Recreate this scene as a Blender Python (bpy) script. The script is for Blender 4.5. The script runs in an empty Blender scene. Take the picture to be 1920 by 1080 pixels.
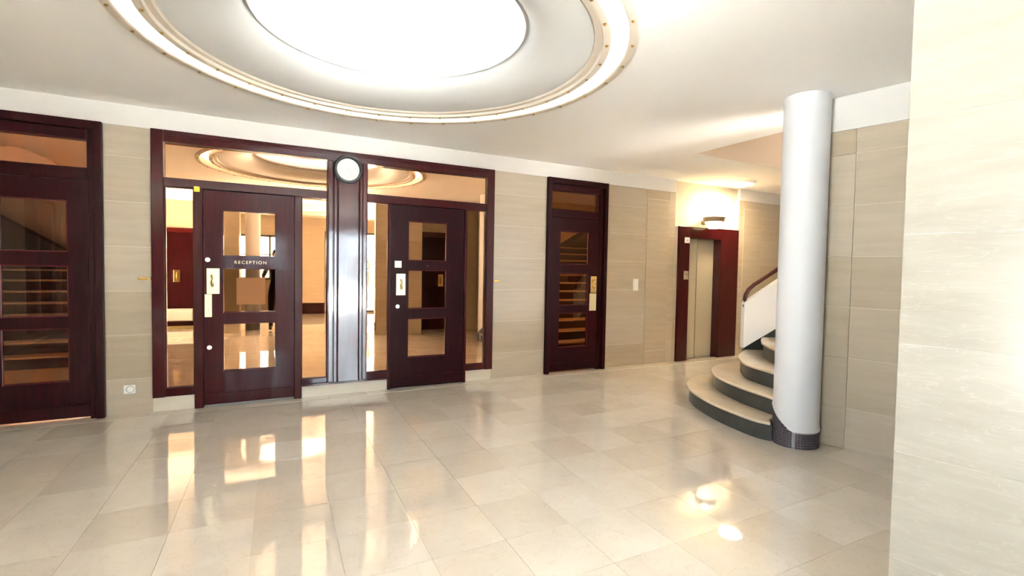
import bpy, bmesh, math, random
from mathutils import Vector, Matrix
random.seed(7)
S = bpy.context.scene
COL = S.collection
PI = math.pi

# ------------------------------------------------------------------ camera
cam_d = bpy.data.cameras.new('camera')
cam = bpy.data.objects.new('camera', cam_d)
COL.objects.link(cam)
CY = -5.6777
YAW, PITCH, ROLL = 0.48833, -0.036295, 0.01716
fwd = Vector((math.sin(YAW)*math.cos(PITCH), math.cos(YAW)*math.cos(PITCH), math.sin(PITCH)))
rt = Vector((math.cos(YAW), -math.sin(YAW), 0))
up = rt.cross(fwd)
r2 = rt*math.cos(ROLL) + up*math.sin(ROLL)
u2 = -rt*math.sin(ROLL) + up*math.cos(ROLL)
M = Matrix((r2, u2, -fwd)).transposed().to_4x4()
M.translation = Vector((0, CY, 1.40))
cam.matrix_world = M
cam_d.sensor_width = 36.0
cam_d.lens = 930.0/1920*36
cam_d.clip_start = 0.02
S.camera = cam

# ------------------------------------------------------------------ light and exposure
W = bpy.data.worlds.new('world'); S.world = W
W.use_nodes = True
bg = W.node_tree.nodes['Background']
bg.inputs[0].default_value = (0.80, 0.905, 1.0, 1)
bg.inputs[1].default_value = 15.0
sun_d = bpy.data.lights.new('sun', 'SUN'); sun_d.energy = 300.0; sun_d.angle = math.radians(1.5); sun_d.color = (1.0, .985, .965)
sun = bpy.data.objects.new('sun', sun_d); COL.objects.link(sun)
sun.rotation_euler = Vector((.45, .42, -.79)).to_track_quat('-Z', 'Y').to_euler()
DISC_E, RING_E, WARM_E = .8, 1.2, 2.6
S.view_settings.view_transform = 'Standard'
S.view_settings.look = 'None'
S.view_settings.gamma = 1.0
S.view_settings.use_curve_mapping = False
S.view_settings.exposure = 1.12
S.cycles.max_bounces = 14
S.cycles.diffuse_bounces = 6
S.cycles.glossy_bounces = 8
S.cycles.transparent_max_bounces = 16
S.cycles.sample_clamp_indirect = 40.0
S.cycles.caustics_reflective = False

def lamp(name, loc, power, color, radius=0.08, kind='POINT'):
    d = bpy.data.lights.new(name, kind); d.energy = power; d.color = color
    if kind != 'AREA': d.shadow_soft_size = radius
    o = bpy.data.objects.new(name, d); COL.objects.link(o); o.location = loc
    return o

# ------------------------------------------------------------------ materials
def newmat(name):
    m = bpy.data.materials.new(name); m.use_nodes = True
    nt = m.node_tree
    return m, nt, nt.nodes['Principled BSDF']

def L(nt, a, b): nt.links.new(a, b)

def plain(name, col, rough=0.5, metal=0.0, coat=0.0, spec=0.5, coat_rough=0.06, noise=0.0, nscale=8, bump=0.0):
    m, nt, p = newmat(name)
    p.inputs['Base Color'].default_value = (*col, 1)
    p.inputs['Roughness'].default_value = rough
    p.inputs['Metallic'].default_value = metal
    p.inputs['Coat Weight'].default_value = coat
    p.inputs['Coat Roughness'].default_value = coat_rough
    p.inputs['Specular IOR Level'].default_value = spec
    if noise or bump:
        g = nt.nodes.new('ShaderNodeNewGeometry')
        n = nt.nodes.new('ShaderNodeTexNoise'); n.inputs['Scale'].default_value = nscale; n.inputs['Detail'].default_value = 4
        L(nt, g.outputs['Position'], n.inputs['Vector'])
        if noise:
            mx = nt.nodes.new('ShaderNodeMix'); mx.data_type = 'RGBA'
            mx.inputs[6].default_value = (*[c*(1-noise) for c in col], 1)
            mx.inputs[7].default_value = (*[min(1, c*(1+noise)) for c in col], 1)
            L(nt, n.outputs['Fac'], mx.inputs[0]); L(nt, mx.outputs[2], p.inputs['Base Color'])
        if bump:
            b = nt.nodes.new('ShaderNodeBump'); b.inputs['Strength'].default_value = bump; b.inputs['Distance'].default_value = 0.004
            L(nt, n.outputs['Fac'], b.inputs['Height']); L(nt, b.outputs['Normal'], p.inputs['Normal'])
    return m

def stone(name, c1, c2, rough, stretch=(1, 1, 9), scale=2.2, var=0.10, vein=(0.42, 0.32, 0.22), spec=0.5, veinamt=0.25, coat=0.0, fleck=0.0):
    """limestone: banded noise stretched along the bed, a per-slab tone and a few thin dark veins"""
    m, nt, p = newmat(name)
    N = nt.nodes.new
    g = N('ShaderNodeNewGeometry'); oi = N('ShaderNodeObjectInfo')
    off = N('ShaderNodeVectorMath'); off.operation = 'SCALE'; off.inputs[0].default_value = (13.1, 7.7, 9.3)
    L(nt, oi.outputs['Random'], off.inputs['Scale'])
    add = N('ShaderNodeVectorMath'); add.operation = 'ADD'
    L(nt, g.outputs['Position'], add.inputs[0]); L(nt, off.outputs[0], add.inputs[1])
    mp = N('ShaderNodeMapping'); mp.inputs['Scale'].default_value = stretch
    L(nt, add.outputs[0], mp.inputs['Vector'])
    n1 = N('ShaderNodeTexNoise'); n1.inputs['Scale'].default_value = scale; n1.inputs['Detail'].default_value = 8; n1.inputs['Roughness'].default_value = 0.62
    L(nt, mp.outputs[0], n1.inputs['Vector'])
    r1 = N('ShaderNodeValToRGB'); r1.color_ramp.elements[0].position = 0.32; r1.color_ramp.elements[1].position = 0.68
    r1.color_ramp.elements[0].color = (*c2, 1); r1.color_ramp.elements[1].color = (*c1, 1)
    L(nt, n1.outputs['Fac'], r1.inputs['Fac'])
    n2 = N('ShaderNodeTexNoise'); n2.inputs['Scale'].default_value = scale*2.6; n2.inputs['Detail'].default_value = 6; n2.inputs['Distortion'].default_value = 0.9
    L(nt, mp.outputs[0], n2.inputs['Vector'])
    r2_ = N('ShaderNodeValToRGB')
    e = r2_.color_ramp.elements; e[0].position = 0.485; e[0].color = (0, 0, 0, 1); e[1].position = 0.515; e[1].color = (0, 0, 0, 1)
    k = e.new(0.5); k.color = (1, 1, 1, 1)
    L(nt, n2.outputs['Fac'], r2_.inputs['Fac'])
    vm = N('ShaderNodeMath'); vm.operation = 'MULTIPLY'; vm.inputs[1].default_value = veinamt
    L(nt, r2_.outputs['Color'], vm.inputs[0])
    mx = N('ShaderNodeMix'); mx.data_type = 'RGBA'; mx.inputs[7].default_value = (*vein, 1)
    L(nt, vm.outputs[0], mx.inputs[0]); L(nt, r1.outputs['Color'], mx.inputs[6])
    hs = N('ShaderNodeHueSaturation')
    mr = N('ShaderNodeMapRange'); mr.inputs['To Min'].default_value = 1-var; mr.inputs['To Max'].default_value = 1+var
    L(nt, oi.outputs['Random'], mr.inputs['Value']); L(nt, mr.outputs[0], hs.inputs['Value'])
    ms = N('ShaderNodeMapRange'); ms.inputs['To Min'].default_value = 1.12; ms.inputs['To Max'].default_value = 0.9
    L(nt, oi.outputs['Random'], ms.inputs['Value']); L(nt, ms.outputs[0], hs.inputs['Saturation'])
    L(nt, mx.outputs[2], hs.inputs['Color']); L(nt, hs.outputs['Color'], p.inputs['Base Color'])
    p.inputs['Roughness'].default_value = rough
    p.inputs['Specular IOR Level'].default_value = spec
    p.inputs['Coat Weight'].default_value = coat
    return m

def wood(name, c1, c2, rough=0.35, coat=0.55, coat_rough=0.06):
    m, nt, p = newmat(name)
    N = nt.nodes.new
    g = N('ShaderNodeNewGeometry'); mp = N('ShaderNodeMapping'); mp.inputs['Scale'].default_value = (14, 14, 1.1)
    L(nt, g.outputs['Position'], mp.inputs['Vector'])
    n = N('ShaderNodeTexNoise'); n.inputs['Scale'].default_value = 3; n.inputs['Detail'].default_value = 6; n.inputs['Distortion'].default_value = 0.6
    L(nt, mp.outputs[0], n.inputs['Vector'])
    r = N('ShaderNodeValToRGB'); r.color_ramp.elements[0].position = .3; r.color_ramp.elements[1].position = .7
    r.color_ramp.elements[0].color = (*c1, 1); r.color_ramp.elements[1].color = (*c2, 1)
    L(nt, n.outputs['Fac'], r.inputs['Fac']); L(nt, r.outputs['Color'], p.inputs['Base Color'])
    n3 = N('ShaderNodeTexNoise'); n3.inputs['Scale'].default_value = 5; n3.inputs['Detail'].default_value = 3
    L(nt, g.outputs['Position'], n3.inputs['Vector'])
    b = N('ShaderNodeBump'); b.inputs['Strength'].default_value = 0.10; b.inputs['Distance'].default_value = 0.01
    L(nt, n3.outputs['Fac'], b.inputs['Height']); L(nt, b.outputs['Normal'], p.inputs['Coat Normal'])
    p.inputs['Roughness'].default_value = rough
    p.inputs['Specular IOR Level'].default_value = 0.12
    p.inputs['Coat Weight'].default_value = coat; p.inputs['Coat Roughness'].default_value = coat_rough
    return m

def emis(name, col, strength):
    m, nt, p = newmat(name)
    p.inputs['Base Color'].default_value = (*col, 1)
    p.inputs['Emission Color'].default_value = (*col, 1)
    p.inputs['Emission Strength'].default_value = strength
    return m

def glass(name, tint, refl=0.12):
    m = bpy.data.materials.new(name); m.use_nodes = True
    nt = m.node_tree; nt.nodes.clear(); N = nt.nodes.new
    o = N('ShaderNodeOutputMaterial'); t = N('ShaderNodeBsdfTransparent'); t.inputs[0].default_value = (*tint, 1)
    g = N('ShaderNodeBsdfGlossy'); g.inputs['Roughness'].default_value = 0.01
    f = N('ShaderNodeFresnel'); f.inputs['IOR'].default_value = 1.5
    mx = N('ShaderNodeMixShader'); L(nt, f.outputs[0], mx.inputs[0]); L(nt, t.outputs[0], mx.inputs[1]); L(nt, g.outputs[0], mx.inputs[2])
    L(nt, mx.outputs[0], o.inputs[0])
    return m

def mirror(name, col, rough=0.012):
    m, nt, p = newmat(name)
    p.inputs['Base Color'].default_value = (*col, 1); p.inputs['Metallic'].default_value = 1.0
    p.inputs['Roughness'].default_value = rough
    return m

MT = dict(
    floor=stone('polished_cream_marble', (.74, .672, .582), (.672, .60, .505), 0.025, (1, 1, 1), 3.0, .06, (.45, .36, .27), 0.62, 0.22, 0.55),
    slab=stone('beige_limestone', (.50, .425, .325), (.445, .37, .275), 0.34, (1, 1, 10), 1.7, .075, (.42, .32, .22), 0.4, 0.15),
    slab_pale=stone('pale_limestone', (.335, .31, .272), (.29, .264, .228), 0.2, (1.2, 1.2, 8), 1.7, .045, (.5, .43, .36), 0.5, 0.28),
    slab_plinth=stone('plinth_limestone', (.72, .66, .56), (.66, .60, .50), 0.3, (1, 1, 10), 1.7, .04, (.5, .43, .36), 0.4, 0.15),
    joint=plain('light_joint', (.74, .68, .58), 0.8),
    grout=plain('floor_grout', (.50, .43, .34), 0.7),
    plaster=plain('white_plaster', (.69, .665, .635), 0.85, noise=0.02, nscale=5, bump=0.05),
    ceiling=plain('ceiling_paint', (.92, .905, .885), 0.9, noise=0.015, nscale=4, bump=0.04),
    cream=plain('cream_plaster', (.66, .61, .49), 0.85, noise=0.02, nscale=5),
    tan=plain('tan_plaster', (.60, .43, .28), 0.85, noise=0.03, nscale=5),
    shaft=plain('beige_shaft_plaster', (.56, .46, .36), 0.85, noise=0.02, nscale=5),
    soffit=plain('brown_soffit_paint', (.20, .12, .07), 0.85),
    dome=plain('dome_paint', (.64, .64, .635), 0.6),
    trim=plain('dome_ring_paint', (.68, .60, .51), 0.55),
    wood=wood('mahogany', (.034, .0018, .0036), (.056, .0042, .0055)),
    wood_dark=wood('dark_mahogany', (.015, .0004, .0018), (.025, .0010, .0032), 0.45, 0.14, 0.12),
    wood_edge=wood('mahogany_bead', (.075, .013, .017), (.11, .022, .026), 0.25),
    wood_leaf=wood('mahogany_leaf', (.034, .0018, .0036), (.056, .0042, .0055), 0.4, 0.22, 0.10),
    wood_gloss=wood('polished_mahogany', (.042, .0026, .0046), (.072, .006, .0075), 0.3, 1.0, 0.09),
    mirror=mirror('bronze_mirror', (.97, .61, .355)),
    mirror_dim=mirror('smoked_mirror', (.34, .19, .10), 0.02),
    glass_l=glass('grey_tinted_glass', (.36, .29, .25)), glass_t=glass('pale_tinted_glass', (.80, .70, .60)),
    glass_r=glass('amber_tinted_glass', (.92, .72, .50)),
    glass_w=glass('window_glass', (.96, .98, .98)),
    brass=plain('polished_brass', (.80, .62, .30), 0.22, 1.0),
    brass_pale=plain('pale_brass', (.86, .76, .48), 0.35, 0.55),
    brass_dark=plain('aged_brass', (.42, .26, .07), 0.35, 1.0),
    chrome=plain('satin_chrome', (.75, .74, .72), 0.25, 1.0),
    steel=plain('brushed_steel', (.50, .445, .33), 0.5, 0.25, noise=0.03, nscale=30),
    seal=plain('grey_seal', (.22, .22, .22), 0.5),
    white=plain('white_plastic', (.86, .85, .82), 0.35),
    greyp=plain('grey_plastic', (.5, .52, .52), 0.4),
    yellow=plain('yellow_plastic', (.72, .60, .03), 0.4),
    black=plain('black_plastic', (.012, .010, .012), 0.3),
    dial=plain('clock_dial_paper', (.66, .68, .66), 0.15),
    column=plain('column_paint', (.67, .67, .69), 0.5, bump=0.03, nscale=6),
    mosaic=plain('dark_mosaic_glaze', (.075, .062, .075), 0.2, noise=0.5, nscale=40),
    mgrout=plain('mosaic_grout', (.33, .29, .29), 0.8),
    riser=plain('dark_green_grey_stone', (.045, .048, .045), 0.3, noise=0.35, nscale=14),
    tread=stone('tread_marble', (.74, .64, .51), (.66, .55, .41), 0.10, (1, 1, 1), 4, .04, (.4, .3, .2), 0.6, 0.25),
    parapet=plain('parapet_paint', (.80, .78, .76), 0.6),
    rail=wood('handrail_mahogany', (.06, .012, .012), (.1, .02, .02)),
    stair_dark=plain('dark_carpet', (.030, .012, .014), 0.9, noise=0.3, nscale=60),
    stair_tread=plain('tan_stair_stone', (.50, .35, .20), 0.5, noise=0.1, nscale=12),
    disc=emis('dome_diffuser', (.96, .985, 1.0), DISC_E),
    ring=emis('cove_diffuser', (1, .985, .96), RING_E),
    warm=emis('warm_bulb', (1.0, .78, .42), WARM_E),
    lampdisc=emis('lamp_diffuser', (1.0, .94, .82), 9.0),
    alabaster=plain('bronze_lamp_metal', (.30, .22, .14), 0.4, .3),
    skin=plain('skin', (.50, .30, .21), 0.5),
    cloth=plain('black_cloth', (.012, .011, .014), 0.9, bump=0.2, nscale=60),
    cloth2=plain('dark_brown_cloth', (.03, .018, .016), 0.9),
    denim=plain('dark_trousers', (.014, .013, .02), 0.9),
    shoe=plain('black_leather', (.01, .01, .01), 0.4),
    hair=plain('dark_hair', (.02, .013, .01), 0.6),
    mat=plain('olive_doormat', (.16, .12, .035), 0.95, noise=0.3, nscale=50),
    amber=plain('amber_paper', (.30, .105, .014), 0.6),
    alu=plain('window_frame_paint', (.09, .075, .065), 0.4),
    pave=plain('pale_pavement', (.62, .62, .60), 0.8, noise=0.08, nscale=3),
    letters=plain('gilt_letters', (.80, .55, .36), 0.4, 0.2),
)

# ------------------------------------------------------------------ mesh helpers
class MB:
    def __init__(s): s.v = []; s.f = []
    def box(s, x0, x1, y0, y1, z0, z1):
        b = len(s.v)
        s.v += [(x0, y0, z0), (x1, y0, z0), (x1, y1, z0), (x0, y1, z0), (x0, y0, z1), (x1, y0, z1), (x1, y1, z1), (x0, y1, z1)]
        s.f += [tuple(b+i for i in q) for q in ((0, 3, 2, 1), (4, 5, 6, 7), (0, 1, 5, 4), (1, 2, 6, 5), (2, 3, 7, 6), (3, 0, 4, 7))]
        return s
    def prism(s, poly, a, b, axis='z'):
        """poly extruded from a to b: axis z: poly is xy; y: poly is xz; x: poly is yz"""
        n = len(poly); k = len(s.v)
        def pt(p, t): return {'z': (p[0], p[1], t), 'y': (p[0], t, p[1]), 'x': (t, p[0], p[1])}[axis]
        s.v += [pt(p, a) for p in poly] + [pt(p, b) for p in poly]
        s.f += [tuple(k+n-1-i for i in range(n)), tuple(k+n+i for i in range(n))]
        s.f += [(k+i, k+(i+1) % n, k+n+(i+1) % n, k+n+i) for i in range(n)]
        return s
    def lathe(s, prof, c=(0, 0, 0), n=32, axis='z', closed=False):
        """prof: (r, h) list turned about the axis through c"""
        k = len(s.v); m = len(prof)
        for i in range(n):
            a = 2*PI*i/n; ca, sa = math.cos(a), math.sin(a)
            for r, h in prof:
                if axis == 'z': s.v.append((c[0]+r*ca, c[1]+r*sa, c[2]+h))
                elif axis == 'y': s.v.append((c[0]+r*ca, c[1]+h, c[2]+r*sa))
                else: s.v.append((c[0]+h, c[1]+r*ca, c[2]+r*sa))
        for i in range(n):
            j = (i+1) % n
            for q in range(m-1 if not closed else m):
                w = (q+1) % m
                s.f.append((k+i*m+q, k+j*m+q, k+j*m+w, k+i*m+w))
        return s
    def cyl(s, c, r, h, axis='z', n=24, r1=None):
        r1 = r if r1 is None else r1
        return s.lathe([(0.0001, 0), (r, 0), (r1, h), (0.0001, h)], c, n, axis)
    def tube(s, path, r, n=10):
        k = len(s.v); P = [Vector(p) for p in path]; N = len(P)
        for i, p in enumerate(P):
            t = (P[min(i+1, N-1)]-P[max(i-1, 0)]).normalized()
            a = t.cross(Vector((0, 0, 1)))
            if a.length < 1e-3: a = t.cross(Vector((1, 0, 0)))
            a.normalize(); b = t.cross(a)
            rr = r[i] if isinstance(r, (list, tuple)) else r
            for j in range(n):
                w = 2*PI*j/n; s.v.append(tuple(p+a*rr*math.cos(w)+b*rr*math.sin(w)))
        for i in range(N-1):
            for j in range(n):
                s.f.append((k+i*n+j, k+i*n+(j+1) % n, k+(i+1)*n+(j+1) % n, k+(i+1)*n+j))
        s.f.append(tuple(k+n-1-j for j in range(n))); s.f.append(tuple(k+(N-1)*n+j for j in range(n)))
        return s
    def ball(s, c, r, n=12, sc=(1, 1, 1)):
        prof = [(max(1e-4, r*math.sin(PI*i/n)), -r*math.cos(PI*i/n)) for i in range(n+1)]
        k = len(s.v); s.lathe(prof, (0, 0, 0), 2*n)
        s.v[k:] = [(c[0]+x*sc[0], c[1]+y*sc[1], c[2]+z*sc[2]) for x, y, z in s.v[k:]]
        return s
    def turn(s, ang, o=(0, 0), shift=(0, 0)):
        """rotate all about the vertical through o, then shift"""
        c, d = math.cos(ang), math.sin(ang)
        s.v = [(o[0]+(x-o[0])*c-(y-o[1])*d+shift[0], o[1]+(x-o[0])*d+(y-o[1])*c+shift[1], z) for x, y, z in s.v]
        return s

WL = {}
def link(o, parent, wloc):
    COL.objects.link(o)
    WL[o.name] = Vector(wloc)
    if parent:
        o.parent = parent; o.location = Vector(wloc)-WL[parent.name]
    else:
        o.location = Vector(wloc)
    return o

def tag(o, label=None, cat=None, group=None, kind=None):
    if label: o['label'] = label
    if cat: o['category'] = cat
    if group: o['group'] = group
    if kind: o['kind'] = kind
    return o

def thing(name, loc, label=None, cat=None, group=None, kind=None):
    return tag(link(bpy.data.objects.new(name, None), None, loc), label, cat, group, kind)

def obj(name, mb, mat, parent=None, bevel=0.0, smooth=False, label=None, cat=None, group=None, kind=None, segs=2):
    v = mb.v
    lo = [min(p[i] for p in v) for i in range(3)]; hi = [max(p[i] for p in v) for i in range(3)]
    c = Vector([(lo[i]+hi[i])/2 for i in range(3)])
    if not parent: c.z = lo[2]
    me = bpy.data.meshes.new(name)
    me.from_pydata([Vector(p)-c for p in v], [], mb.f)
    me.validate()
    bm = bmesh.new(); bm.from_mesh(me); bmesh.ops.recalc_face_normals(bm, faces=bm.faces); bm.to_mesh(me); bm.free()
    me.materials.append(MT[mat] if isinstance(mat, str) else mat)
    if smooth:
        for p in me.polygons: p.use_smooth = True
        if smooth == 'auto':
            bm = bmesh.new(); bm.from_mesh(me)
            for e in bm.edges:
                if len(e.link_faces) == 2 and e.calc_face_angle(0) > 0.6: e.smooth = False
            bm.to_mesh(me); bm.free()
    o = bpy.data.objects.new(name, me)
    link(o, parent, c)
    if bevel:
        b = o.modifiers.new('edge', 'BEVEL'); b.width = bevel; b.segments = segs; b.limit_method = 'ANGLE'
    return tag(o, label, cat, group, kind)

H = 2.648      # top of stone and of the door frames
CE = 2.84      # ceiling
ROWS = [0.0, 0.33, 0.738, 1.146, 1.554, 1.962, 2.37, H]

# ================================================================== SETTING
# ---------------------------------------------------------------- floor
floor = thing('floor', (0, 0, 0), kind='structure')
sl = MB().box(-3.6, 9.2, -10.25, 0.3, -0.12, -0.005)
obj('floor_slab', sl, 'grout', floor)
# joints measured on the floor: long joints lean slightly from the wall normal
ud = Vector((.045, 1.0))
uc = Vector((1.0, -.004))
TW, TD = 0.396, 0.41
TO = Vector((0.024, -2.62))
def tile_mesh(nm, w, d):
    g = 0.0009
    q = [uc*g+ud*g, uc*(w-g)+ud*g, uc*(w-g)+ud*(d-g), uc*g+ud*(d-g)]
    m = sum(q, Vector((0, 0)))/4
    b = MB().prism([tuple(p-m) for p in q], -0.0045, 0.0)
    me = bpy.data.meshes.new(nm); me.from_pydata(b.v, [], b.f); me.materials.append(MT['floor'])
    return me, m
tme, tmid = tile_mesh('floor_tile', TW, TD)
cells = []
for i in range(-12, 26):
    for j in range(-19, 8):
        p = TO+uc*(i*TW)+ud*(j*TD)
        cpt = p+tmid
        if not (-3.4 < cpt.x < 9.0 and -10.05 < cpt.y < -0.2): continue
        d = Vector((cpt.x, cpt.y-CY, -1.4)); z = d.dot(fwd)
        vis = z > 0.5 and abs(d.dot(r2)/z) < 1.2 and abs(d.dot(u2)/z) < 0.75
        hid = (cpt.x > 4.5 and cpt.y < -1.5) or cpt.x > 7.6
        cells.append((0 if (vis and not hid) else 1, z if vis else 99+abs(cpt.y), i, j, cpt))
cells.sort(key=lambda c: (c[0], c[1]))
rest = MB()
for n, (inv, z, i, j, cpt) in enumerate(cells):
    if n < 290:
        o = bpy.data.objects.new('floor_tile', tme)
        link(o, floor, (cpt.x, cpt.y, 0))
        o.rotation_euler = (random.gauss(0, .0007), random.gauss(0, .0007), 0)
    else:
        k = len(rest.v); rest.v += [(v.co.x+cpt.x, v.co.y+cpt.y, v.co.z) for v in tme.vertices]
        rest.f += [tuple(k+q for q in p.vertices) for p in tme.polygons]
# cut row along the back wall
b = MB()
rowtop = max(c[4].y for c in cells)+TD/2
obj('floor_tile_field', rest, 'floor', floor, kind='stuff')
bx = -3.2
while bx < 9:
    obj('floor_tile', MB().box(bx+.0012, bx+TW-.0012, rowtop+.002, 0.0, -.0045, 0), 'floor', floor); bx += TW
for nm, x0, x1 in (('threshold', -2.09, -1.15), ('threshold', 3.525, 4.52)):
    obj(nm, MB().box(x0, x1, 0.001, 0.2, -.0045, 0.0), 'floor', floor)

# ---------------------------------------------------------------- ceiling with the two domes and the stair opening
DC = (0.86, -2.32); D2 = (0.70, -7.25)
OP = (4.765, 8.2, -3.05, -1.362)
bm = bmesh.new()
def loop(pts):
    vs = [bm.verts.new((x, y, CE)) for x, y in pts]
    for i in range(len(vs)): bm.edges.new((vs[i], vs[(i+1) % len(vs)]))
loop([(-3.6, -10.3), (9.2, -10.3), (9.2, 0.4), (-3.6, 0.4)])
for c in (DC, D2): loop([(c[0]+1.56*math.cos(2*PI*i/96), c[1]+1.56*math.sin(2*PI*i/96)) for i in range(96)])
loop([(OP[0], OP[2]), (OP[1], OP[2]), (OP[1], OP[3]), (OP[0], OP[3])])
bmesh.ops.triangle_fill(bm, use_beauty=True, use_dissolve=False, edges=bm.edges[:])
bmesh.ops.recalc_face_normals(bm, faces=bm.faces)
me = bpy.data.meshes.new('ceiling'); bm.to_mesh(me); bm.free(); me.materials.append(MT['ceiling'])
ceil_o = bpy.data.objects.new('ceiling', me); link(ceil_o, None, (0, 0, 0)); tag(ceil_o, kind='structure')
so = ceil_o.modifiers.new('thick', 'SOLIDIFY'); so.thickness = 0.10; so.offset = 1 if me.polygons[0].normal.z > 0 else -1
# shaft of the stair opening
sh = MB()
zc = CE+.001
sh.box(OP[0]-.1, OP[1], OP[3]-.004, OP[3]+.1, zc, 4.6); sh.box(OP[0]-.1, OP[0]+.004, OP[2], OP[3], zc, 4.6)
sh.box(OP[0]-.1, OP[1], OP[2]-.1, OP[2]+.004, zc, 4.6); sh.box(OP[1]-.004, OP[1]+.1, OP[2], OP[3], zc, 4.6)
sh.box(OP[0]-.1, OP[1]+.1, OP[2]-.1, OP[3]+.1, 4.6, 4.7)
obj('trim_1', sh, 'shaft', kind='structure')
lamp('shaft_fill_light', (6.8, -2.3, 4.2), 30, (1.0, .93, .84), .2)  # unseen lamp added to brighten the walls of the opening

# ---------------------------------------------------------------- back wall
def panels(parent, x0, x1, rows, mat, xf=None, gap=0.0015, th=0.02, splits=()):
    xs = [x0]+list(splits)+[x1]
    for a, c in zip(rows[:-1], rows[1:]):
        for p, q in zip(xs[:-1], xs[1:]):
            j = random.uniform(-.0006, .0006)
            m = MB().box(p+gap, q-gap, j, th, a+gap, c-gap)
            if xf: xf(m)
            obj('stone_panel', m, mat, parent)
wall_back = thing('wall_back', (0, 0, 0), kind='structure')
core = MB()
for x0, x1 in ((-3.6, -2.09), (-1.15, -.795), (2.725, 3.52), (4.525, 5.945), (7.335, 9.2)):
    core.box(x0, x1, .003, .2, 0, H)
obj('joint_bed', core, 'joint', wall_back)
bk = MB().box(-.795, 2.725, .035, .2, 0, H).box(5.945, 7.335, .17, .2, 0, 2.2)
obj('wall_core', bk, 'wood_dark', wall_back)
panels(wall_back, -3.6, -2.09, ROWS, 'slab'); panels(wall_back, -1.15, -.797, ROWS, 'slab')
panels(wall_back, 2.727, 3.52, ROWS, 'slab')
panels(wall_back, 4.525, 5.29, ROWS, 'slab'); panels(wall_back, 5.742, 5.88, ROWS, 'slab')
panels(wall_back, 5.29, 5.742, [0, .2], 'slab'); panels(wall_back, 5.29, 5.742, [2.51, H], 'slab')
panels(wall_back, 5.88, 5.945, [0, .33, .738, 1.146, 1.554, 1.962, 2.13], 'slab')
panels(wall_back, 7.36, 7.48, ROWS, 'slab'); panels(wall_back, 7.94, 9.2, ROWS, 'slab')
panels(wall_back, 7.48, 7.94, [0, .2], 'slab'); panels(wall_back, 7.48, 7.94, [2.51, H], 'slab')
for x0, x1 in ((-.795, -.465), (.495, 1.403), (2.37, 2.727)):
    obj('plinth_panel', MB().box(x0+.001, x1-.001, -.004, .034, 0.0, .139), 'slab_plinth', wall_back, .002)
obj('plaster_band', MB().box(-3.6, 5.885, -.006, .2, H, CE), 'plaster', wall_back, .002)
obj('plaster_band', MB().box(7.36, 9.2, -.006, .2, H, CE), 'plaster', wall_back, .002)
obj('plaster_field', MB().box(5.885, 7.36, .045, .2, 2.13, CE), 'cream', wall_back)

# flush stone service panels
for x0, x1, z0, lab in ((5.29, 5.742, .2, 'flush beige service panel beside the light switch, left of the lift'),
                        (7.48, 7.94, .2, 'flush beige service panel right of the lift, above the handrail')):
    t = thing('access_panel', ((x0+x1)/2, 0, z0), lab, 'panel')
    obj('panel', MB().box(x0+.004, x1-.004, -.007, .0028, z0+.004, 2.506), 'slab', t, .002)
    obj('keyhole', MB().cyl((x1-.035, -.0085, 1.14), .008, .003, 'y', 12), 'brass_dark', t)

# ---------------------------------------------------------------- right wall (behind the column) and near pier
AZR = math.radians(-11.3)
def right_xf(m, o=(4.318, -3.74)):
    return m.turn(-AZR+PI/2, (0, 0), o)
wr = thing('wall_right', (4.3, -3.7, 0), kind='structure')
c_ = MB().box(-1.62, 0.60, .004, .16, 0, CE); c_.v = [(x, -y, z) for x, y, z in c_.v]; obj('joint_bed', right_xf(c_), 'joint', wr)
for a, c2 in zip(ROWS[:-1], [*ROWS[1:-1], 2.565]):
    for p, q in ((-1.6, .30), (.3005, .60)):
        m = MB().box(p+.0015, q-.0015, -.02, 0 if q < .5 else .012, a+.0015, c2-.0015); right_xf(m); obj('stone_panel', m, 'slab', wr)
m = MB().box(-1.6, .60, -.02, .012, 2.566, CE); obj('plaster_band', right_xf(m), 'plaster', wr, .002)

AZP = math.radians(-10.4)
wp = thing('wall_near_right', (2.2, -4.9, 0), kind='structure')
PO = (2.14, -4.73)
def pier_xf(m): return m.turn(-AZP+PI/2, (0, 0), PO)
# local: x runs away from the camera (0 = front corner), y>0 to the room
pr_rows = [0.0, .339, .745, 1.151, 1.556, 1.976, 2.39, CE]
obj('joint_bed', pier_xf(MB().box(-1.5, -.003, -.95, -.0025, 0, CE)), 'joint', wp)
for a, c2 in zip(pr_rows[:-1], pr_rows[1:]):
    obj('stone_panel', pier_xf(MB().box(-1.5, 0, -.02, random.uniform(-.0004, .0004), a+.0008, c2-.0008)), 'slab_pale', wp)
    obj('stone_panel', pier_xf(MB().box(-.02, .0005, -.95, -.022, a+.0012, c2-.0012)), 'slab', wp)

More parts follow.
